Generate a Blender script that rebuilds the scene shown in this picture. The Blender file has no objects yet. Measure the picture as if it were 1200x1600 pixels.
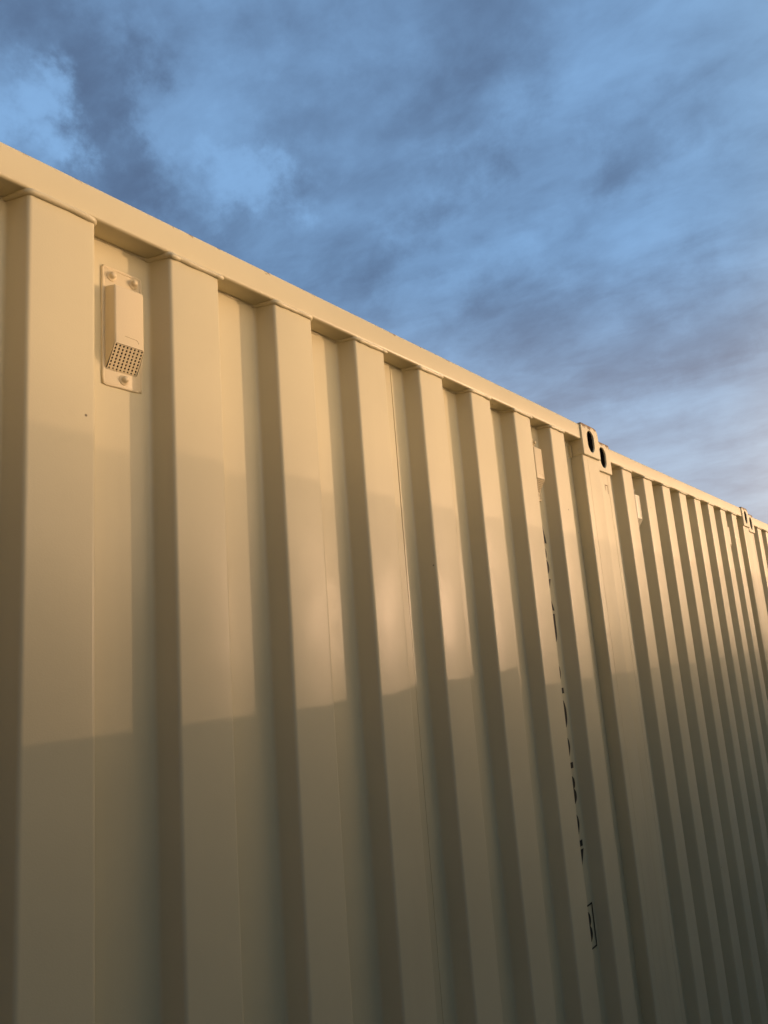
import bpy, bmesh, math, random
from mathutils import Vector, Matrix, noise

random.seed(7)
sc = bpy.context.scene
COL = sc.collection
R = math.radians
Z0 = 2.585                                   # height of the top of the nearest header rail above the ground

# ------------------------------------------------------------------ camera
cd = bpy.data.cameras.new('camera')
cam = bpy.data.objects.new('camera', cd)
COL.objects.link(cam)
cd.sensor_fit = 'AUTO'; cd.sensor_width = 36.0
cd.lens = 1183.85 / 1600 * 36.0
cd.clip_start = 0.02; cd.clip_end = 3000
yaw, pit, rol = 0.9259, 0.1963, -0.0768
f = Vector((math.sin(yaw)*math.cos(pit), math.cos(yaw)*math.cos(pit), math.sin(pit)))
r0 = Vector((math.cos(yaw), -math.sin(yaw), 0)); u0 = r0.cross(f)
rr = math.cos(rol)*r0 + math.sin(rol)*u0
uu = -math.sin(rol)*r0 + math.cos(rol)*u0
M = Matrix((rr, uu, -f)).transposed().to_4x4()
M.translation = Vector((0, -0.9887, Z0 - 0.7805))
cam.matrix_world = M
sc.camera = cam

# ------------------------------------------------------------------ light
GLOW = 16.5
SUN_AZ, SUN_EL = 129.0, 2.5                  # azimuth from +Y towards +X, elevation
sd = Vector((math.sin(R(SUN_AZ))*math.cos(R(SUN_EL)), math.cos(R(SUN_AZ))*math.cos(R(SUN_EL)), math.sin(R(SUN_EL))))
sl = bpy.data.lights.new('sun', 'SUN')
sl.energy = 2.3; sl.angle = R(0.53); sl.color = (1.0, 0.62, 0.37)
so = bpy.data.objects.new('sun', sl); COL.objects.link(so)
so.rotation_euler = (-sd).to_track_quat('-Z', 'Y').to_euler()
so.location = (20, -20, 12)

sc.view_settings.view_transform = 'Standard'
sc.view_settings.look = 'None'
sc.view_settings.exposure = 0.15
sc.view_settings.gamma = 1.0
sc.view_settings.use_curve_mapping = False

W = bpy.data.worlds.new('World'); sc.world = W; W.use_nodes = True
nt = W.node_tree; nt.nodes.clear()
def N(t, **k):
    n = nt.nodes.new(t)
    for a, b in k.items(): setattr(n, a, b)
    return n
def L(a, b): nt.links.new(a, b)
def val(s, v): s.default_value = v
def mth(op, a, b=None, c=None, clamp=False):
    n = N('ShaderNodeMath', operation=op, use_clamp=clamp)
    for i, x in enumerate((a, b, c)):
        if x is None: continue
        if isinstance(x, (int, float)): n.inputs[i].default_value = x
        else: L(x, n.inputs[i])
    return n.outputs[0]
def mixc(fac, a, b):
    n = N('ShaderNodeMix', data_type='RGBA')
    if isinstance(fac, (int, float)): n.inputs[0].default_value = fac
    else: L(fac, n.inputs[0])
    for i, x in ((6, a), (7, b)):
        if isinstance(x, tuple): n.inputs[i].default_value = (*x, 1)
        else: L(x, n.inputs[i])
    return n.outputs[2]
def sstep(x, a, b):
    n = N('ShaderNodeMapRange', interpolation_type='SMOOTHSTEP')
    L(x, n.inputs[0]); n.inputs[1].default_value = a; n.inputs[2].default_value = b
    return n.outputs[0]
tc = N('ShaderNodeTexCoord')
sky = N('ShaderNodeTexSky', sky_type='NISHITA')
sky.sun_disc = False; sky.sun_elevation = R(SUN_EL); sky.sun_rotation = R(SUN_AZ)
sky.air_density = 1.0; sky.dust_density = 1.5; sky.ozone_density = 1.5
bg_sky = N('ShaderNodeBackground'); L(sky.outputs[0], bg_sky.inputs[0]); val(bg_sky.inputs[1], 0.12)
nrm = N('ShaderNodeVectorMath', operation='NORMALIZE'); L(tc.outputs['Generated'], nrm.inputs[0])
sep = N('ShaderNodeSeparateXYZ'); L(nrm.outputs[0], sep.inputs[0])
zc = mth('ADD', mth('MAXIMUM', sep.outputs[2], 0.0), 0.16)
px = mth('DIVIDE', sep.outputs[0], zc); py = mth('DIVIDE', sep.outputs[1], zc)
cmb = N('ShaderNodeCombineXYZ'); L(px, cmb.inputs[0]); L(py, cmb.inputs[1])
def cloud_noise(scale, rot, stretch, off, detail=6, rough=0.55, dist=0.4):
    mp = N('ShaderNodeMapping'); L(cmb.outputs[0], mp.inputs[0])
    mp.inputs['Rotation'].default_value = (0, 0, R(rot))
    mp.inputs['Scale'].default_value = (1, stretch, 1)
    mp.inputs['Location'].default_value = (*off, 0)
    n = N('ShaderNodeTexNoise'); L(mp.outputs[0], n.inputs['Vector'])
    val(n.inputs['Scale'], scale); val(n.inputs['Detail'], detail)
    val(n.inputs['Roughness'], rough); val(n.inputs['Distortion'], dist)
    return n.outputs[0]
n_big = cloud_noise(0.9, 20, 0.75, (3.1, 1.7), 3, 0.5, 0.3)
n_mid = cloud_noise(3.0, 35, 0.66, (0.9, 2.2), 8, 0.55, 0.25)
n_fin = cloud_noise(9.5, 35, 0.60, (2.2, 0.6), 7, 0.62, 0.5)
d = mth('ADD', mth('MULTIPLY', n_big, 0.12), mth('ADD', mth('MULTIPLY', n_mid, 0.62), mth('ADD', mth('MULTIPLY', n_fin, 0.20), 0.04)))
wn = N('ShaderNodeTexNoise'); L(nrm.outputs[0], wn.inputs['Vector']); val(wn.inputs['Scale'], 14.0); val(wn.inputs['Detail'], 6); val(wn.inputs['Roughness'], 0.6)
ws = N('ShaderNodeVectorMath', operation='SUBTRACT'); L(wn.outputs['Color'], ws.inputs[0]); ws.inputs[1].default_value = (0.5, 0.5, 0.5)
wk = N('ShaderNodeVectorMath', operation='SCALE'); L(ws.outputs[0], wk.inputs[0]); wk.inputs['Scale'].default_value = 0.22
wa = N('ShaderNodeVectorMath', operation='ADD'); L(nrm.outputs[0], wa.inputs[0]); L(wk.outputs[0], wa.inputs[1])
wdir = N('ShaderNodeVectorMath', operation='NORMALIZE'); L(wa.outputs[0], wdir.inputs[0])
def pix_dir(x, y):                           # the direction a point of the sky is seen in
    return (f*1183.85 + rr*(x-600) + uu*(800-y)).normalized()
# thicker and thinner places of the cloud deck: (x, y, angular radius in degrees, thickness)
for x_, y_, rad_, amp in ((55,160,2.6,.22), (80,190,2.0,.08), (0,120,3,.06), (300,60,3.5,.06), (255,185,2.2,.07), (300,250,2.6,.06), (385,255,2.4,.14), (425,300,2.2,.12),
        (150,110,4,-.06), (190,260,5,-.11), (120,290,4,-.05), (40,30,4,-.06), (440,400,5,-.05), (560,420,3.5,-.03), (620,60,4,.04), (600,270,6,-.06), (760,150,6,-.045), (480,140,4,-.03),
        (640,450,3,.05), (700,390,3.2,.06), (790,300,3.5,.07), (860,200,3.5,.06), (885,90,3.5,.05), (1110,310,5,.06), (1000,230,3.0,-.035), (1070,170,3.0,-.03), (940,280,2.4,-.04),
        (1030,60,4,.04), (760,500,4,-.04), (840,460,4,-.03), (960,420,5,.03), (1140,440,4,-.02), (930,590,4,-.05), (1030,560,3.5,-.05), (1130,510,3.5,-.05), (1000,660,5,.06), (1170,600,4,.06), (1130,690,2.5,-.05), (1180,730,2.5,.05)):
    dt = N('ShaderNodeVectorMath', operation='DOT_PRODUCT'); L(wdir.outputs[0], dt.inputs[0]); dt.inputs[1].default_value = pix_dir(x_, y_)
    k_ = 1.0/(1-math.cos(R(rad_)))
    e_ = mth('EXPONENT', mth('MULTIPLY', mth('SUBTRACT', dt.outputs['Value'], 1.0), k_))
    d = mth('MULTIPLY_ADD', e_, amp*(1.0 if amp > 0 else 1.5), d)
opening = sstep(d, 0.25, 0.74)               # 0 = thick grey cloud, 1 = thin and bright
thick = (0.096, 0.155, 0.275); thin = (0.245, 0.450, 0.760)
cl = mixc(opening, thick, thin)
# the cloud deck pales towards the horizon and glows round the low sun
low = mth('SUBTRACT', 1.0, sstep(sep.outputs[2], 0.14, 0.50))
pale = mixc(opening, (0.345, 0.375, 0.48), (0.50, 0.615, 0.77))
cl = mixc(mth('MULTIPLY', low, 0.9), cl, pale)
dsun = N('ShaderNodeVectorMath', operation='DOT_PRODUCT'); L(nrm.outputs[0], dsun.inputs[0]); dsun.inputs[1].default_value = sd
lit = N('ShaderNodeMix', data_type='RGBA', blend_type='MULTIPLY'); L(sstep(dsun.outputs['Value'], 0.60, 0.98), lit.inputs[0])
L(cl, lit.inputs[6]); lit.inputs[7].default_value = (1.9, 1.05, 0.55, 1); cl = lit.outputs[2]
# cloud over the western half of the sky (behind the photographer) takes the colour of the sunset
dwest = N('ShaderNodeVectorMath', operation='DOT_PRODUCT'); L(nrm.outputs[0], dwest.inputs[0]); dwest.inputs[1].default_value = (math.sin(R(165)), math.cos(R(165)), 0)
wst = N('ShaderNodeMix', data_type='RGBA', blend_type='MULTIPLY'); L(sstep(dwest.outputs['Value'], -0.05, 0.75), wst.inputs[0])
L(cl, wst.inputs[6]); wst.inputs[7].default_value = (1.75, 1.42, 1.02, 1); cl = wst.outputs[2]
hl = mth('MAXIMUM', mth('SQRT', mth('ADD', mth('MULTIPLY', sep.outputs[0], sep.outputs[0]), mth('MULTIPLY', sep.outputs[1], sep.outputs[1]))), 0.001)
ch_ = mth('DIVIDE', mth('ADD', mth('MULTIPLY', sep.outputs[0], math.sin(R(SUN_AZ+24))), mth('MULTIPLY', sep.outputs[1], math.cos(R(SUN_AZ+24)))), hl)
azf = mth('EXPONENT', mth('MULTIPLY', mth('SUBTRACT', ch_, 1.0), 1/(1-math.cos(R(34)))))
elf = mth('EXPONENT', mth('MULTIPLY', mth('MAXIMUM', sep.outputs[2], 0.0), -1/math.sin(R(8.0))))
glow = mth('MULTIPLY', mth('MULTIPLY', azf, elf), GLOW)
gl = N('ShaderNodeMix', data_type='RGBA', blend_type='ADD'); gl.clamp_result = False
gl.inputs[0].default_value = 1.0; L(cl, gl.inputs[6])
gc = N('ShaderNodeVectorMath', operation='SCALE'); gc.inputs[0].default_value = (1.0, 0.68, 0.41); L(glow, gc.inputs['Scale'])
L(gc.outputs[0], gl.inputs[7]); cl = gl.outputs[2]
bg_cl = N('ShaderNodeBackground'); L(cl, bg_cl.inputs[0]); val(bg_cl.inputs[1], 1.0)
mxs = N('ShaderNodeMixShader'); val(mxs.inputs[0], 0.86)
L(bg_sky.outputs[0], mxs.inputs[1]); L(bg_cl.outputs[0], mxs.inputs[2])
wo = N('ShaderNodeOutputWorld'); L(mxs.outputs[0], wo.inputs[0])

# ------------------------------------------------------------------ materials
class Mat:
    def __init__(s, name):
        s.m = bpy.data.materials.new(name); s.m.use_nodes = True
        s.t = s.m.node_tree; s.b = s.t.nodes['Principled BSDF']
    def n(s, t, **k):
        x = s.t.nodes.new(t)
        for a, b in k.items(): setattr(x, a, b)
        return x
    def l(s, a, b): s.t.links.new(a, b)
    def coords(s):
        tcx = s.n('ShaderNodeTexCoord'); oi = s.n('ShaderNodeObjectInfo')
        ml = s.n('ShaderNodeMath', operation='MULTIPLY'); s.l(oi.outputs['Random'], ml.inputs[0]); ml.inputs[1].default_value = 13.0
        ad = s.n('ShaderNodeVectorMath', operation='ADD'); s.l(tcx.outputs['Object'], ad.inputs[0]); s.l(ml.outputs[0], ad.inputs[1])
        return ad.outputs[0], tcx.outputs['Object']
    def noise(s, vec, scale, detail=4, rough=0.5, stretch=None):
        if stretch:
            mp = s.n('ShaderNodeMapping'); s.l(vec, mp.inputs[0]); mp.inputs['Scale'].default_value = stretch; vec = mp.outputs[0]
        x = s.n('ShaderNodeTexNoise'); s.l(vec, x.inputs['Vector'])
        x.inputs['Scale'].default_value = scale; x.inputs['Detail'].default_value = detail; x.inputs['Roughness'].default_value = rough
        return x.outputs[0]
    def rng(s, v, a, b, c=0.0, d=1.0, smooth=True):
        x = s.n('ShaderNodeMapRange', interpolation_type='SMOOTHSTEP' if smooth else 'LINEAR')
        s.l(v, x.inputs[0])
        for i, q in ((1, a), (2, b), (3, c), (4, d)): x.inputs[i].default_value = q
        return x.outputs[0]
    def mul(s, a, b, op='MULTIPLY'):
        x = s.n('ShaderNodeMath', operation=op)
        for i, q in enumerate((a, b)):
            if isinstance(q, (int, float)): x.inputs[i].default_value = q
            else: s.l(q, x.inputs[i])
        return x.outputs[0]
    def mix(s, fac, a, b):
        x = s.n('ShaderNodeMix', data_type='RGBA')
        if isinstance(fac, (int, float)): x.inputs[0].default_value = fac
        else: s.l(fac, x.inputs[0])
        for i, q in ((6, a), (7, b)):
            if isinstance(q, tuple): x.inputs[i].default_value = (*q, 1)
            else: s.l(q, x.inputs[i])
        return x.outputs[2]
    def set(s, k, v):
        if isinstance(v, (int, float)): s.b.inputs[k].default_value = v
        elif isinstance(v, tuple): s.b.inputs[k].default_value = (*v, 1)
        else: s.l(v, s.b.inputs[k])
    def bump(s, h, strength, dist, prev=None):
        x = s.n('ShaderNodeBump'); x.inputs['Strength'].default_value = strength; x.inputs['Distance'].default_value = dist
        s.l(h, x.inputs['Height'])
        if prev is not None: s.l(prev, x.inputs['Normal'])
        return x.outputs[0]

def paint(name, base, rust_top=None, streaks=0.05, rust=0.0, specks=True):
    p = Mat(name); v, ov = p.coords()
    a = p.noise(v, 2.2, 4, 0.55)
    c = p.mix(p.rng(a, 0.35, 0.65), tuple(x*0.955 for x in base), tuple(min(1, x*1.03) for x in base))
    st = p.rng(p.noise(v, 9.0, 5, 0.6, (1.0, 1.0, 0.05)), 0.50, 0.75, 0.0, streaks)
    c = p.mix(st, c, (0.25, 0.17, 0.09))
    dust = p.rng(p.noise(v, 34.0, 6, 0.7), 0.55, 0.8, 0.0, 0.10)
    c = p.mix(dust, c, tuple(x*0.72 for x in base))
    rough = p.rng(p.noise(v, 6.0, 5, 0.6), 0.3, 0.7, 0.30, 0.39)
    if specks:                                # tiny paint chips gone to rust
        vo = p.n('ShaderNodeTexVoronoi'); p.l(v, vo.inputs['Vector']); vo.inputs['Scale'].default_value = 7.5
        sp = p.rng(vo.outputs['Distance'], 0.012, 0.026, 1.0, 0.0)
        gate = p.rng(p.noise(v, 3.1, 2), 0.40, 0.46)
        c = p.mix(p.mul(p.mul(sp, gate), 0.9), c, (0.03, 0.015, 0.008))
    if rust_top is not None:
        sx = p.n('ShaderNodeSeparateXYZ'); p.l(ov, sx.inputs[0])
        h = p.rng(sx.outputs[2], rust_top[0], rust_top[1])
        rn = p.noise(v, 42.0, 8, 0.72)
        m = p.rng(p.mul(p.mul(h, rust_top[2]), rn, 'ADD'), 0.72, 0.86)
        c = p.mix(p.mul(m, 0.85), c, p.mix(p.noise(v, 90.0, 4), (0.045, 0.020, 0.010), (0.16, 0.075, 0.035)))
        rough = p.mix(m, rough, (0.8, 0.8, 0.8))
    if rust:
        m = p.rng(p.noise(v, 30.0, 8, 0.75), 0.62 - rust*0.1, 0.72)
        c = p.mix(p.mul(m, rust), c, (0.17, 0.085, 0.04))
    p.set('Base Color', c); p.set('Roughness', rough); p.set('Specular IOR Level', 0.27); p.set('Coat Weight', 0.10); p.set('Coat Roughness', 0.26)
    b1 = p.bump(p.noise(v, 420.0, 2, 0.5), 0.11, 0.0012)
    b2 = p.bump(p.noise(v, 26.0, 3, 0.5), 0.05, 0.004, b1)
    p.set('Normal', b2)
    return p.m
CREAM = (0.585, 0.528, 0.345)
M_panel = paint('cream_paint', CREAM)
M_rail = paint('cream_rail_paint', CREAM, rust_top=(2.568, 2.590, 0.27), streaks=0.03)
M_cast = paint('worn_casting_paint', CREAM, rust_top=(0.080, 0.120, 0.40), rust=0.36)
M_post = paint('cream_post_paint', CREAM, streaks=0.24, rust=0.07)
M_vent = paint('cream_vent_paint', (0.63, 0.54, 0.355), streaks=0.02, specks=False)
M_vent2 = paint('smudged_vent_paint', (0.74, 0.69, 0.53), streaks=0.10, rust=0.12, specks=False)
M_roof = paint('roof_paint', (0.5, 0.43, 0.3), rust=0.2)

def plain(name, col, rough=0.8, scale=20.0, var=0.25, bump=0.0, stretch=None):
    p = Mat(name); v, ov = p.coords()
    c = p.mix(p.rng(p.noise(v, scale, 6, 0.6, stretch), 0.3, 0.7), tuple(x*(1-var) for x in col), tuple(x*(1+var) for x in col))
    p.set('Base Color', c); p.set('Roughness', rough)
    if bump: p.set('Normal', p.bump(p.noise(v, scale*4, 5, 0.6, stretch), bump, 0.01))
    return p.m
M_dark = plain('dark_interior', (0.010, 0.007, 0.005), 0.9)
M_hole = plain('cavity_shade', (0.012, 0.007, 0.004), 0.9, 40)  # near-black colour paints in the shade inside the casting holes
M_ink = plain('black_lettering', (0.006, 0.006, 0.007), 0.5)
M_wood = plain('weathered_boards', (0.13, 0.12, 0.105), 0.85, 3.0, 0.35, 0.3, (8, 8, 0.6))
M_wire = plain('galvanised_wire', (0.35, 0.35, 0.34), 0.5)
M_gravel = plain('gravel_ground', (0.14, 0.13, 0.115), 0.95, 30.0, 0.4, 0.6)
M_shed = plain('shed_cladding', (0.28, 0.27, 0.25), 0.6, 2.0, 0.1)
M_door = plain('shed_door_paint', (0.10, 0.11, 0.13), 0.5, 4.0, 0.1)

# ------------------------------------------------------------------ mesh helpers
class MB:
    def __init__(s): s.v = []; s.f = []; s.mi = []
    def add(s, vs, fs, mi=0):
        o = len(s.v); s.v += [tuple(q) for q in vs]
        for q in fs: s.f.append(tuple(o+i for i in q)); s.mi.append(mi)
    def box(s, x0, x1, y0, y1, z0, z1, mi=0):
        s.add([(x0,y0,z0),(x1,y0,z0),(x1,y1,z0),(x0,y1,z0),(x0,y0,z1),(x1,y0,z1),(x1,y1,z1),(x0,y1,z1)],
              [(0,3,2,1),(4,5,6,7),(0,1,5,4),(1,2,6,5),(2,3,7,6),(3,0,4,7)], mi)
    def rings(s, rings, closed=True, caps=False, mi=0):
        n = len(rings[0]); vs = [q for r_ in rings for q in r_]; fs = []
        for i in range(len(rings)-1):
            for j in range(n if closed else n-1):
                k = (j+1) % n
                fs.append((i*n+j, i*n+k, (i+1)*n+k, (i+1)*n+j))
        if caps:
            fs.append(tuple(range(n-1, -1, -1))); fs.append(tuple((len(rings)-1)*n+j for j in range(n)))
        s.add(vs, fs, mi)
    def build(s, name, mats, parent=None, smooth=False, angle=40, bevel=0, seg=2, recalc=True):
        me = bpy.data.meshes.new(name); me.from_pydata(s.v, [], s.f)
        for m in (mats if isinstance(mats, (list, tuple)) else [mats]): me.materials.append(m)
        me.polygons.foreach_set('material_index', s.mi)
        if bevel or recalc:
            bm = bmesh.new(); bm.from_mesh(me)
            if recalc: bmesh.ops.recalc_face_normals(bm, faces=bm.faces)
            if bevel:
                bm.normal_update()
                es = [e for e in bm.edges if len(e.link_faces) == 2 and e.calc_face_angle() > R(25)]
                bmesh.ops.bevel(bm, geom=es, offset=bevel, segments=seg, profile=0.5, affect='EDGES', clamp_overlap=True)
            bm.to_mesh(me); bm.free()
        if smooth:
            me.polygons.foreach_set('use_smooth', [True]*len(me.polygons))
            me.set_sharp_from_angle(angle=R(angle))
        me.update()
        o = bpy.data.objects.new(name, me); COL.objects.link(o)
        if parent: o.parent = parent
        return o

def thing(name, loc, label, cat, group=None):
    o = bpy.data.objects.new(name, None); COL.objects.link(o); o.location = loc
    o.empty_display_size = 0.2
    o['label'] = label; o['category'] = cat
    if group: o['group'] = group
    return o

def fillet(pts, r, seg=5, radii=None):
    out = [pts[0]]
    for i in range(1, len(pts)-1):
        p = Vector(pts[i]); a = Vector(pts[i-1]) - p; b = Vector(pts[i+1]) - p
        la, lb = a.length, b.length; a.normalize(); b.normalize()
        ang = math.acos(max(-1, min(1, a.dot(b))))
        t = min((radii[i] if radii else r) / math.tan(ang/2), la*0.48, lb*0.48)
        for k in range(seg+1):
            u = k/seg
            out.append(tuple((p + a*t)*(1-u)**2 + p*2*u*(1-u) + (p + b*t)*u*u))
    out.append(pts[-1])
    return out

def tube(path, rad, n=8, wob=0.0, seed=0.0):
    rs = []
    for i, p in enumerate(path):
        p = Vector(p); a = Vector(path[max(0, i-1)]); b = Vector(path[min(len(path)-1, i+1)])
        t = (b-a).normalized(); up = Vector((0, 0, 1)) if abs(t.z) < 0.9 else Vector((0, 1, 0))
        s = t.cross(up).normalized(); w = s.cross(t)
        k = rad*(1 + wob*noise.noise(Vector((i*0.17, seed, 3.3))))
        rs.append([p + s*k*math.cos(2*math.pi*j/n) + w*k*math.sin(2*math.pi*j/n) for j in range(n)])
    return rs

def resample(path, step):
    out = [Vector(path[0])]; 
    for a, b in zip(path, path[1:]):
        a = Vector(a); b = Vector(b); l = (b-a).length
        k = max(1, int(l/step))
        for i in range(1, k+1): out.append(a.lerp(b, i/k))
    return out

def ray_poly(poly, c, ang):
    dx, dy = math.cos(ang), math.sin(ang); best = None
    for (x0, y0), (x1, y1) in zip(poly, poly[1:]+poly[:1]):
        ex, ey = x1-x0, y1-y0; det = dx*(-ey) + dy*ex
        if abs(det) < 1e-12: continue
        t = ((x0-c[0])*(-ey) + (y0-c[1])*ex)/det
        s = (dx*(y0-c[1]) - dy*(x0-c[0]))/det
        if t > 0 and -1e-6 <= s <= 1+1e-6 and (best is None or t < best): best = t
    return (c[0]+dx*best, c[1]+dy*best)

# ------------------------------------------------------------------ ground
g = MB(); g.add([(-1500,-1500,0),(1500,-1500,0),(1500,1500,0),(-1500,1500,0)], [(0,1,2,3)])
go = g.build('ground', M_gravel); go['kind'] = 'structure'

# ------------------------------------------------------------------ container
CW, CL, TOP = 2.438, 6.058, Z0
RAILB = TOP - 0.0563
DEP = 0.0456; P0, PITCH, FACE, SLOPE = 0.2905, 0.25, 0.107, 0.012
SEAM = 1.2305
POSTW = 0.1495

def end_profile():
    pts = [(0.130, DEP)]
    for k in range(8):
        x = P0 + k*PITCH
        pts += [(x-SLOPE, DEP), (x, 0.0), (x+FACE, 0.0), (x+FACE+SLOPE, DEP)]
    pts.append((CW-0.130, DEP))
    return pts

def sheet(prof, z0, z1, nz, amp, seed):
    rows = []
    for i in range(nz+1):
        z = z0 + (z1-z0)*i/nz
        row = []
        for (x, y) in prof:
            e = min(1.0, (z1-z)/0.25)*min(1.0, (z-z0)/0.25)
            dy = amp*e*(noise.noise(Vector((x*3.1+seed, z*1.3, 0.7))) + 0.5*noise.noise(Vector((x*7+seed, z*3.1, 4.7))))
            dx = 0.6*amp*e*noise.noise(Vector((x*2.3, z*1.1+seed, 9.1)))
            row.append((x+dx, y+dy, z))
        rows.append(row)
    return rows

def build_container():
    root = thing('shipping_container', (0.2145, 0, 0), 'x', 'container', 'cream containers standing in a row')
    # --- end panel: two corrugated sheets that meet at a vertical seam
    pts = end_profile()
    left = [q for q in pts if q[0] < SEAM] + [(SEAM-0.0012, DEP), (SEAM-0.0012, DEP+0.006)]
    right = [(SEAM+0.0012, DEP+0.006), (SEAM+0.0012, DEP)] + [q for q in pts if q[0] > SEAM]
    for k, pr in enumerate((left, right)):
        rad = lambda q: [0.0070 if (b[1] == 0.0 and abs(((b[0]-P0-FACE)/PITCH) - round((b[0]-P0-FACE)/PITCH)) < 1e-4) else 0.0085 for b in q]
        core = fillet(pr[:-1], 0, 5, rad(pr[:-1]))+[pr[-1]] if k == 0 else [pr[0]]+fillet(pr[1:], 0, 5, rad(pr[1:]))
        m = MB(); m.rings(sheet(core, 0.150, RAILB+0.004, 44, 0.0011, 2.0+5*k), closed=False)
        m.build('end_panel', M_panel, root, smooth=True, angle=60, recalc=False)
    # backing that closes the seam from behind
    m = MB(); m.box(SEAM-0.03, SEAM+0.03, DEP+0.010, DEP+0.016, 0.15, RAILB)
    m.build('seam_backing', M_dark, root)
    # --- header rail
    xs = [POSTW-0.002 + (CW-2*POSTW+0.004)*i/90 for i in range(91)]
    sec = fillet([(0.02,TOP),(-0.002,TOP),(-0.002,RAILB),(0.058,RAILB),(0.058,TOP),(0.02,TOP)], 0.006, 4)[:-1]
    rs = []
    for x in xs:
        w = 0.0007*noise.noise(Vector((x*4.0, 1.1, 0))); wz = 0.0010*noise.noise(Vector((x*2.2, 5.1, 0)))
        rs.append([(x, y + (w if y < 0.01 else 0), z + (wz if z > TOP-0.02 else 0.6*wz)) for y, z in sec])
    m = MB(); m.rings(rs, caps=True); m.build('top_rail', M_rail, root, smooth=True, angle=50)
    # --- bottom rail
    m = MB(); m.box(POSTW, CW-POSTW, -0.002, 0.058, 0.012, 0.150); m.build('bottom_rail', M_rail, root, smooth=True, bevel=0.006)
    # --- weld bead along the top of the corrugation
    prof = fillet(end_profile(), 0.012)
    path = resample([(x, y-0.0012+0.004*min(1,y/0.02), RAILB-0.0030+0.003*min(1,y/0.02)) for x, y in prof], 0.005)
    pw = []
    for i, p in enumerate(path):
        q = p.copy()
        q.z += 0.0016*noise.noise(Vector((p.x*14, 2.2, 0))) + 0.0007*noise.noise(Vector((p.x*60, 7.2, 0)))
        q.y += 0.0008*noise.noise(Vector((p.x*40, 5.2, 0)))
        pw.append(q)
    m = MB(); m.rings(tube(pw, 0.0054, 10, 0.35), caps=True)
    rnd = random.Random(3)
    for k in (1, 3, 6):                       # little overruns where the torch stopped
        for xx in (P0+k*PITCH+rnd.uniform(0.002, 0.03), P0+k*PITCH+FACE-0.001):
            rb = rnd.uniform(0.0048, 0.0062); rg = []
            for a in range(1, 6):
                th = math.pi*a/6
                rg.append([(xx+rb*2.4*math.cos(th), -0.0022+rb*math.sin(th)*math.cos(t*math.pi/4), RAILB-0.0045+rb*math.sin(th)*math.sin(t*math.pi/4)) for t in range(8)])
            m.rings(rg, caps=True)
    m.build('weld_bead', M_panel, root, smooth=True, angle=70)
    # --- corner posts, with a seam where the pressed section folds
    for sx in (0, 1):
        for yb in (0.0, CL):
            m = MB(); x0 = 0.002 if sx == 0 else CW-POSTW; x1 = POSTW if sx == 0 else CW-0.002
            y0, y1 = (0.0, 0.16) if yb == 0 else (CL-0.16, CL)
            sec = fillet([((x0+x1)/2,y0),(x0,y0),(x0,y1),(x1,y1),(x1,y0),((x0+x1)/2,y0)], 0.007, 4)[:-1]
            m.rings([[(x, y, z) for x, y in sec] for z in (0.116, 0.9, 1.7, TOP-0.110)], caps=True)
            po = m.build('corner_post', M_post, root, smooth=True, angle=50)
            if yb == 0:
                m = MB(); xs_ = x0+0.112 if sx == 0 else x0+0.040
                m.box(xs_, xs_+0.0010, -0.0004, 0.004, 0.125, TOP-0.122)
                m.build('fold_seam', M_post, po)
    # --- corner castings with real apertures
    for sx in (0, 1):
        for zb in (TOP+0.006-0.118, 0.0):
            for yb in (0, 1):
                casting(root, sx, zb, yb)
    # --- vents
    for vx in (0.0, 1.495): vent(root, 0.2145*-1 + vx)
    # --- weld lug beside the right post
    m = MB(); m.box(CW-POSTW-0.012, CW-POSTW-0.0085, DEP-0.010, DEP+0.001, TOP-0.118, TOP-0.072); m.build('lug', M_post, root, bevel=0.002)
    # --- the rest of the box
    for sx in (0, 1):
        X = 0.0 if sx == 0 else CW; s = 1 if sx == 0 else -1
        pr = [(0.15, 0.040)]
        k = 0
        while 0.20+k*0.278+0.21 < CL-0.15:
            y = 0.20+k*0.278
            pr += [(y, 0.040), (y+0.068, 0.004), (y+0.140, 0.004), (y+0.208, 0.040)]; k += 1
        pr.append((CL-0.15, 0.040)); pr = fillet(pr, 0.012, 3)
        m = MB(); m.rings([[(X+s*d_, y, z) for y, d_ in pr] for z in (0.15, 0.9, 1.7, RAILB+0.003)], closed=False)
        m.build('side_panel', M_panel, root, smooth=True, angle=60)
        m = MB(); m.box(X+s*0.001 if s > 0 else X-0.061, X+0.061 if s > 0 else X-0.001, 0.172, CL-0.172, RAILB, TOP-0.001); m.build('side_rail', M_rail, root, bevel=0.005)
        m = MB(); m.box(X+s*0.001 if s > 0 else X-0.061, X+0.061 if s > 0 else X-0.001, 0.172, CL-0.172, 0.012, 0.15); m.build('side_rail', M_rail, root, bevel=0.005)
    m = MB(); m.box(0.062, CW-0.062, 0.059, CL-0.061, TOP-0.012, TOP-0.006); m.build('roof_panel', M_roof, root)
    m = MB(); m.box(0.062, CW-0.062, 0.059, CL-0.061, 0.10, 0.13); m.build('floor', M_dark, root)
    m = MB(); m.box(POSTW, CW-POSTW, CL-0.06, CL-0.001, RAILB, TOP); m.build('door_header', M_rail, root)
    m = MB(); m.box(POSTW, CW-POSTW, CL-0.06, CL-0.001, 0.012, 0.12); m.build('door_sill', M_rail, root)
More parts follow.
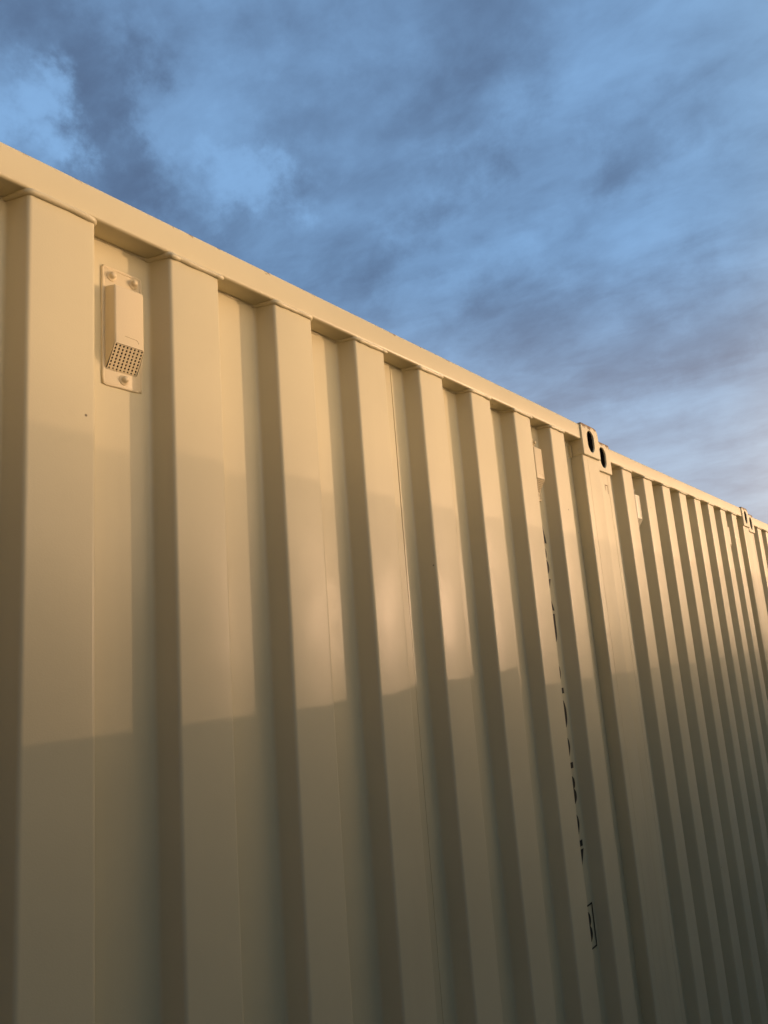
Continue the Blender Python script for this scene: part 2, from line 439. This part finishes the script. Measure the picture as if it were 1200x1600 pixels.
    for sx in (0, 1):
        m = MB(); x0 = POSTW+0.004 if sx == 0 else CW/2+0.003; x1 = CW/2-0.003 if sx == 0 else CW-POSTW-0.004
        m.box(x0, x1, CL-0.05, CL-0.012, 0.124, RAILB-0.004); dr = m.build('door', M_panel, root, bevel=0.004)
        for q in (0.28, 0.72):
            m = MB(); xx = x0+(x1-x0)*q; m.rings(tube([(xx, CL+0.012, 0.14), (xx, CL+0.012, 1.2), (xx, CL+0.012, 2.45)], 0.017, 8), caps=True); m.build('lock_rod', M_wire, dr, smooth=True)
    return root

def casting(root, sx, zb, yb):
    top = zb > 1
    w, h = 0.152, 0.118
    x0 = 0.0 if sx == 0 else CW-w
    rad = [0.004, 0.004, 0.008, 0.008]        # bl, br, tr, tl
    if top: rad[2 if sx == 1 else 3] = 0.034
    cor = [(0,0),(w,0),(w,h),(0,h)]
    out = []
    for i, (cx, cy) in enumerate(cor):
        a = Vector(cor[i-1]) - Vector(cor[i]); b = Vector(cor[(i+1)%4]) - Vector(cor[i]); a.normalize(); b.normalize()
        p = Vector((cx, cy)); r_ = rad[i]
        for k in range(7):
            u = k/6; out.append(tuple((p+a*r_)*(1-u)**2 + p*2*u*(1-u) + (p+b*r_)*u*u))
    c = (w/2, h/2-0.001); hw, hh = 0.0300, 0.0395
    hole = [(c[0]+hw*math.cos(t)*(1+0.03*math.sin(3*t)), c[1]+(hh-hw)*(1 if math.sin(t) >= 0 else -1)+hw*math.sin(t)) for t in [2*math.pi*k/40 for k in range(40)]]
    angs = sorted(set([round(math.atan2(q[1]-c[1], q[0]-c[0]), 4) for q in out] + [round(-math.pi+2*math.pi*k/56+0.013, 4) for k in range(56)]))
    O = [ray_poly(out, c, a) for a in angs]; H = [ray_poly(hole, c, a) for a in angs]
    yf = -0.0085
    sgn = 1 if yb == 0 else -1
    def P(q, y, k=1.0): 
        yy = y if yb == 0 else CL - y
        return (x0+c[0]+(q[0]-c[0])*k, yy, zb+c[1]+(q[1]-c[1])*k)
    base = 0.0                                # local z for the rust mask: set by object origin below
    m = MB()
    rings = [[P(q, 0.170) for q in O], [P(q, yf+0.003) for q in O], [P(q, yf+0.0008, 0.985) for q in O], [P(q, yf, 0.965) for q in O],
             [P(q, yf, 1.06) for q in H], [P(q, yf+0.002, 1.01) for q in H], [P(q, yf+0.006) for q in H]]
    m.rings(rings, mi=0)
    m.rings([[P(q, yf+0.006) for q in H], [P(q, yf+0.018) for q in H], [P(q, yf+0.020, 1.18) for q in H], [P(q, 0.130, 1.18) for q in H]], mi=1)
    m.add([P(q, 0.130, 1.18) for q in H], [tuple(range(len(H)))], mi=1)
    m.add([P(q, 0.170) for q in O], [tuple(range(len(O)))], mi=0)
    o = m.build('corner_casting', [M_cast, M_hole], root, smooth=True, angle=16)
    # put the object's own origin at its base so wear follows its own height
    o.data.transform(Matrix.Translation((-x0, 0, -zb))); o.location = (x0, 0, zb)
    return o

def vent(root, dx):
    T = TOP
    # base plate
    def X(v): return v + dx
    m = MB(); m.box(X(0.654), X(0.723), DEP-0.0030, DEP+0.001, T-0.307, T-0.104)
    pl = m.build('vent', M_vent, root, smooth=True, bevel=0.0012, seg=2)
    # sealant bead round the plate
    pth = []
    for a, b in zip([(0.6535,-0.1035),(0.6535,-0.3075),(0.7235,-0.3075),(0.7235,-0.1035),(0.6535,-0.1035)], [(0.6535,-0.3075),(0.7235,-0.3075),(0.7235,-0.1035),(0.6535,-0.1035)]):
        for k in range(14):
            u = k/14; pth.append(Vector((X(a[0]+(b[0]-a[0])*u) + 0.0012*noise.noise(Vector((u*5+a[0]*31, a[1]*17, dx))), DEP-0.0006, T+a[1]+(b[1]-a[1])*u + 0.001*noise.noise(Vector((u*4, a[1]*9, dx+3))))))
    pth.append(pth[0].copy())
    m = MB(); m.rings(tube(pth, 0.0034, 7, 0.5, dx)); m.build('sealant', M_vent, pl, smooth=True, angle=80)
    # hood: a box whose underside slopes back to the plate, with a black face painted in for the hollow's shade
    yb_, yf_ = DEP-0.0028, DEP-0.0275
    xa, xb = 0.6565, 0.7145
    zt0, zt1, zb1, zb0 = T-0.137, T-0.1425, T-0.2445, T-0.2830
    vs = [(X(xa), yb_, zt0), (X(xb), yb_, zt0), (X(xb-0.001), yf_, zt1), (X(xa+0.002), yf_, zt1),
          (X(xa+0.002), yf_, zb1), (X(xb-0.001), yf_, zb1), (X(xb), yb_, zb0), (X(xa), yb_, zb0)]
    fs = [(0,1,2,3), (3,2,5,4), (0,3,4,7), (1,6,5,2), (4,5,6,7)]
    bm = bmesh.new(); bv = [bm.verts.new(q) for q in vs]; bf = [bm.faces.new([bv[i] for i in q]) for q in fs]
    bm.edges.ensure_lookup_table()
    und = bf[4]
    ins = bmesh.ops.inset_region(bm, faces=[und], thickness=0.0010)
    und.material_index = 1
    nrm_ = Vector((0, -(zb1-zb0), -(yb_-yf_))).normalized()   # outward (down and forward)
    for v_ in und.verts: v_.co -= nrm_*0.0016
    for fc in bm.faces:
        if fc is not und and any(v_ in und.verts for v_ in fc.verts): fc.material_index = 1
    soft = [e for e in bm.edges if len(e.link_faces) == 2 and all(fc.material_index == 0 for fc in e.link_faces)]
    bmesh.ops.bevel(bm, geom=soft, offset=0.0035, segments=4, profile=0.5, affect='EDGES', clamp_overlap=True)
    bmesh.ops.recalc_face_normals(bm, faces=bm.faces)
    me = bpy.data.meshes.new('hood'); bm.to_mesh(me); bm.free()
    me.materials.append(M_vent); me.materials.append(M_dark)
    me.polygons.foreach_set('use_smooth', [True]*len(me.polygons)); me.set_sharp_from_angle(angle=R(40))
    ho = bpy.data.objects.new('hood', me); COL.objects.link(ho); ho.parent = pl
    # perforated grille 8 x 8
    m = MB(); n = 8
    U = Vector((X(xb-0.0015)-X(xa+0.002), 0, 0)); V = Vector((0, yb_-yf_, zb0-zb1))
    O = Vector((X(xa+0.002), yf_, zb1)) + nrm_*0.0006 + V*0.012; V = V*0.976
    for i in range(n):
        for j in range(n):
            cc = O + U*((i+0.5)/n) + V*((j+0.5)/n)
            sq, hl = [], []
            for k in range(12):
                a = 2*math.pi*k/12 + math.pi/12
                ca, sa = math.cos(a), math.sin(a); q = 1/max(abs(ca), abs(sa))
                sq.append(cc + U*(ca*q*0.5/n) + V*(sa*q*0.5/n))
                hl.append(cc + U.normalized()*ca*0.00175 + V.normalized()*sa*0.0020)
            m.rings([sq, hl, [q - nrm_*0.0012 for q in hl]])
    m.build('grille', M_vent, pl, recalc=False)
    # three rivets
    for (bx, bz, tilt) in ((0.668, -0.1170, 0.2), (0.710, -0.1165, -0.1), (0.690, -0.2945, 0.3)):
        m = MB(); prof = [(0.0090, 0.0), (0.0088, 0.0014), (0.0066, 0.0026), (0.0058, 0.0034), (0.0054, 0.0066), (0.0040, 0.0086), (0.0020, 0.0094)]
        rs = []
        for k, (ra, hh) in enumerate(prof):
            rs.append([(X(bx)+ra*math.cos(t)+hh*0.25*tilt, DEP-0.0028-hh, T+bz+ra*math.sin(t)+hh*0.1) for t in [2*math.pi*j/14 for j in range(14)]])
        m.rings(rs, caps=True); m.build('rivet', M_vent, pl, smooth=True, angle=35)
    # raised half-moon moulding near the bottom of the hood
    m = MB(); pth = [Vector((X(0.677), yf_-0.0001, T-0.229))]
    pth += [Vector((X(0.677+0.020*u), yf_-0.0001, T-0.229-0.0008*u)) for u in (0.3, 0.6, 0.9, 1.0)]
    pth += [Vector((X(0.697+0.005*math.sin(t)), yf_-0.0001, T-0.2348+0.005*math.cos(t))) for t in (0.3, 0.7, 1.1, 1.5, 1.9)]
    m.rings(tube(pth, 0.00045, 5), caps=True); m.build('moulding_mark', M_vent, pl, smooth=True)
    return pl

c1 = build_container()
GROUP = 'cream containers standing in a row'
c1['label'] = 'nearest cream corrugated container, filling the left of the picture with its vertical black code'

def copy_container(src, loc, rot, label):
    r_ = src.copy(); COL.objects.link(r_); r_.location = loc; r_.rotation_euler = rot; r_['label'] = label
    for ch in list(src.children):
        c_ = ch.copy(); COL.objects.link(c_); c_.parent = r_
        for gch in ch.children:
            g_ = gch.copy(); COL.objects.link(g_); g_.parent = c_
    return r_
c2 = copy_container(c1, (2.667, 0.020, -0.029), (0, R(-0.28), 0), 'middle cream container of the row, between the two pairs of rusty corner castings')
c3 = copy_container(c1, (5.125, 0.032, -0.036), (0, R(-0.10), 0), 'farthest cream container, cut off by the right edge of the picture')
# the middle container's vents look paler and smudged
for ch in c2.children:
    if ch.name.startswith('vent'):
        ch.location.x += 0.012
        for o in [ch] + list(ch.children):
            o.data = o.data.copy(); o.data.materials[0] = M_vent2
        ch['label'] = 'pale smudged vent cover'

# ------------------------------------------------------------------ black code down the nearest container
def glyph(ch, xr, z0, z1, width, name):
    cu = bpy.data.curves.new(name, 'FONT'); cu.body = ch; cu.size = 1.0; cu.extrude = 0.0; cu.offset = 0.018
    to = bpy.data.objects.new(name, cu); COL.objects.link(to)
    bpy.context.view_layer.update()
    me = bpy.data.meshes.new_from_object(to.evaluated_get(bpy.context.evaluated_depsgraph_get()))
    bpy.data.objects.remove(to); bpy.data.curves.remove(cu)
    xs = [v.co.x for v in me.vertices]; ys = [v.co.y for v in me.vertices]
    ax, bx, ay, by = min(xs), max(xs), min(ys), max(ys)
    for v in me.vertices:
        x = (v.co.x-ax)/(bx-ax); y = (v.co.y-ay)/(by-ay)
        v.co = (xr - width*(1-x) - 0.2145, DEP-0.0022, TOP + z0 + (z1-z0)*y)
    me.materials.append(M_ink); me.name = name
    o = bpy.data.objects.new(name, me); COL.objects.link(o); o.parent = c1
    return o
CODE = [('A', 2.2225, -0.447, -0.344), ('B', 2.2200, -0.549, -0.455), ('X', 2.2225, -0.660, -0.561), ('U', 2.2195, -0.763, -0.670),
        ('2', 2.2225, -0.912, -0.818), ('0', 2.2245, -1.018, -0.926), ('2', 2.2265, -1.131, -1.036), ('3', 2.2265, -1.235, -1.150),
        ('2', 2.2275, -1.351, -1.256), ('7', 2.2300, -1.443, -1.359), ('8', 2.2245, -1.611, -1.525)]
for ch, xr, z0, z1 in CODE: glyph(ch, xr-0.0040-(0.0025 if ch.isdigit() else 0), z0, z1, 0.062, 'painted_character')
m = MB()
def fold_y(x):                               # the sheet curves forward where it bends into the next rib
    th = math.atan2(DEP, SLOPE); t_ = 0.0085/math.tan((math.pi-th)/2)
    c_ = P0 + 7*PITCH - SLOPE; a_ = c_ - t_
    if x <= a_: return DEP - 0.0022
    best = min((abs((a_*(1-u)**2 + c_*2*u*(1-u) + (c_+t_*math.cos(th))*u*u) - x), u) for u in [i/60 for i in range(61)])
    return DEP - math.sin(th)*t_*best[1]**2 - 0.0020
x0, x1, z0, z1, t = 2.148-0.2145, 2.2380-0.2145, TOP-1.628, TOP-1.510, 0.0034
for (a, b, c_, e) in ((x0, x1, z1-t*1.4, z1), (x0, x1, z0, z0+t*1.4), (x0, x0+t, z0+t*1.4, z1-t*1.4), (x1-t*1.5, x1, z0+t*1.4, z1-t*1.4)):
    n = 12
    m.rings([[(a+(b-a)*i/n, fold_y(a+(b-a)*i/n), c_), (a+(b-a)*i/n, fold_y(a+(b-a)*i/n), e)] for i in range(n+1)], closed=False)
m.build('painted_frame', M_ink, c1)
# small rusty stamped mark under the corner casting of the middle container
m = MB(); lx = 2.757*1.02-2.667-0.066
for (a, b, c_, e) in ((lx, lx+0.026, 2.425, 2.428), (lx+0.023, lx+0.026, 2.395, 2.425), (lx, lx+0.002, 2.405, 2.425)):
    m.add([(a,-0.0006,c_),(b,-0.0006,c_),(b,-0.0006,e),(a,-0.0006,e)], [(0,1,2,3)])
m.build('stamped_mark', plain('rust_stain', (0.16, 0.085, 0.04), 0.9), c2)

# ------------------------------------------------------------------ what shades the row: a board fence with a mesh top behind the photographer, and a long shed far off
FY = -2.0
tE = math.tan(R(SUN_EL)); tA = math.tan(R(180-SUN_AZ)); PATH = -FY/math.cos(R(180-SUN_AZ))
fence = thing('board_fence', (0, FY, 0), 'weathered board fence with wire mesh on top, facing the row of containers', 'fence')
def shade_z(xw):
    for a, b, za, zb_ in ((-99, 1.15, -0.841, -0.841), (1.15, 1.94, -0.840, -0.806), (1.94, 99, -0.866, -0.866)):
        if a <= xw < b: return za + (zb_-za)*((xw-a)/(b-a) if b-a < 10 else 0)
bw = 0.16
x = -5.0; bmesh_cache = {}
while x < 15.0:
    zt = Z0 + shade_z(x + bw/2 + FY*tA) + PATH*tE
    if x + bw < 2.80: zt = Z0 - 0.30          # left stretch raised, an added height that holds back the frontal glow
    k = round(zt, 3)
    if k not in bmesh_cache:
        m = MB(); m.box(0, bw-0.002, -0.011, 0.011, 0.03, zt); bo = m.build('board', M_wood, fence); bmesh_cache[k] = bo.data
    else:
        bo = bpy.data.objects.new('board', bmesh_cache[k]); COL.objects.link(bo); bo.parent = fence
    bo.location.x = x
    x += bw
m = MB(); m.box(-5, 15, -0.05, -0.012, 0.3, 0.39); m.box(-5, 15, -0.05, -0.012, 1.45, 1.54); m.build('cross_rail', M_wood, fence)
ZM = Z0 - 0.405 + PATH*tE
px_ = -5.0; pm = None
while px_ <= 15.01:
    if pm is None:
        m = MB(); m.box(-0.03, 0.03, -0.115, -0.055, 0.0, ZM); po = m.build('fence_post', M_wood, fence); pm = po.data
    else:
        po = bpy.data.objects.new('fence_post', pm); COL.objects.link(po); po.parent = fence
    po.location.x = px_; px_ += 2.5
m = MB()
xx = 2.72
while xx < 15.0:
    m.box(xx-0.0007, xx+0.0007, -0.0525, -0.0515, 1.60, ZM); xx += 0.009
zz = 1.62
while zz < ZM:
    m.box(2.72, 15, -0.0507, -0.0497, zz-0.0006, zz+0.0006); zz += 0.009
mo = m.build('wire_mesh', M_wire, fence, recalc=False); mo['kind'] = 'stuff'

SY = -90.0
SP = -SY/math.cos(R(180-SUN_AZ))
SH = Z0 - 0.56 + SP*tE
sx0, sx1 = -SY*tA - 45, -SY*tA + 60
shed = thing('warehouse', ((sx0+sx1)/2, SY, 0), 'long low grey warehouse with roller doors, far across the yard', 'building')
hw = (sx1-sx0)/2
m = MB(); m.box(-hw, hw, -30, 0, 0, SH-0.35); m.build('wall', M_shed, shed)
m = MB(); m.box(-hw-0.2, hw+0.2, -30.2, 0.0, SH-0.35, SH); m.build('roof', M_shed, shed)
dm = None
for k in range(9):
    if dm is None:
        m = MB()
        for q in range(12): m.box(-2.2, 2.2, 0.02, 0.06+0.01*(q % 2), 0.05+q*0.36, 0.39+q*0.36)
        d_ = m.build('roller_door', M_door, shed); dm = d_.data
    else:
        d_ = bpy.data.objects.new('roller_door', dm); COL.objects.link(d_); d_.parent = shed
    d_.location.x = -hw + 8 + k*11

# ------------------------------------------------------------------ an unseen block added at the left: cuts eastern sky, bounces warm light back
light_block = thing('light_block', (-3.4, 0, 0), 'unseen brown block added at the left to cut and warm the side light', 'building')
M_block = plain('brown_bounce_boards', (0.24, 0.165, 0.10), 0.85, 3.0, 0.35, 0.3, (8, 8, 0.6))  # brown chosen so the added block throws warm light on the ribs
m = MB(); m.box(-6, -0.02, -9, 8, 0, 5.2); m.build('wall', M_block, light_block)
m = MB(); m.add([(-6.3,-9.3,5.2),(0.25,-9.3,5.2),(0.25,8.3,5.2),(-6.3,8.3,5.2),(-3,-9.3,7.6),(-3,8.3,7.6)], [(0,1,4),(1,2,5,4),(2,3,5),(3,0,4,5),(0,3,2,1)]); m.build('roof', M_block, light_block)
bm_ = None
for k in range(85):
    if bm_ is None:
        m = MB(); m.box(-0.02, 0.004, 0, 0.197, 0.05, 5.19); b_ = m.build('board', M_block, light_block); bm_ = b_.data
    else:
        b_ = bpy.data.objects.new('board', bm_); COL.objects.link(b_); b_.parent = light_block
    b_.location.y = -9 + k*0.2; b_.location.x = 0.004*(k % 2)
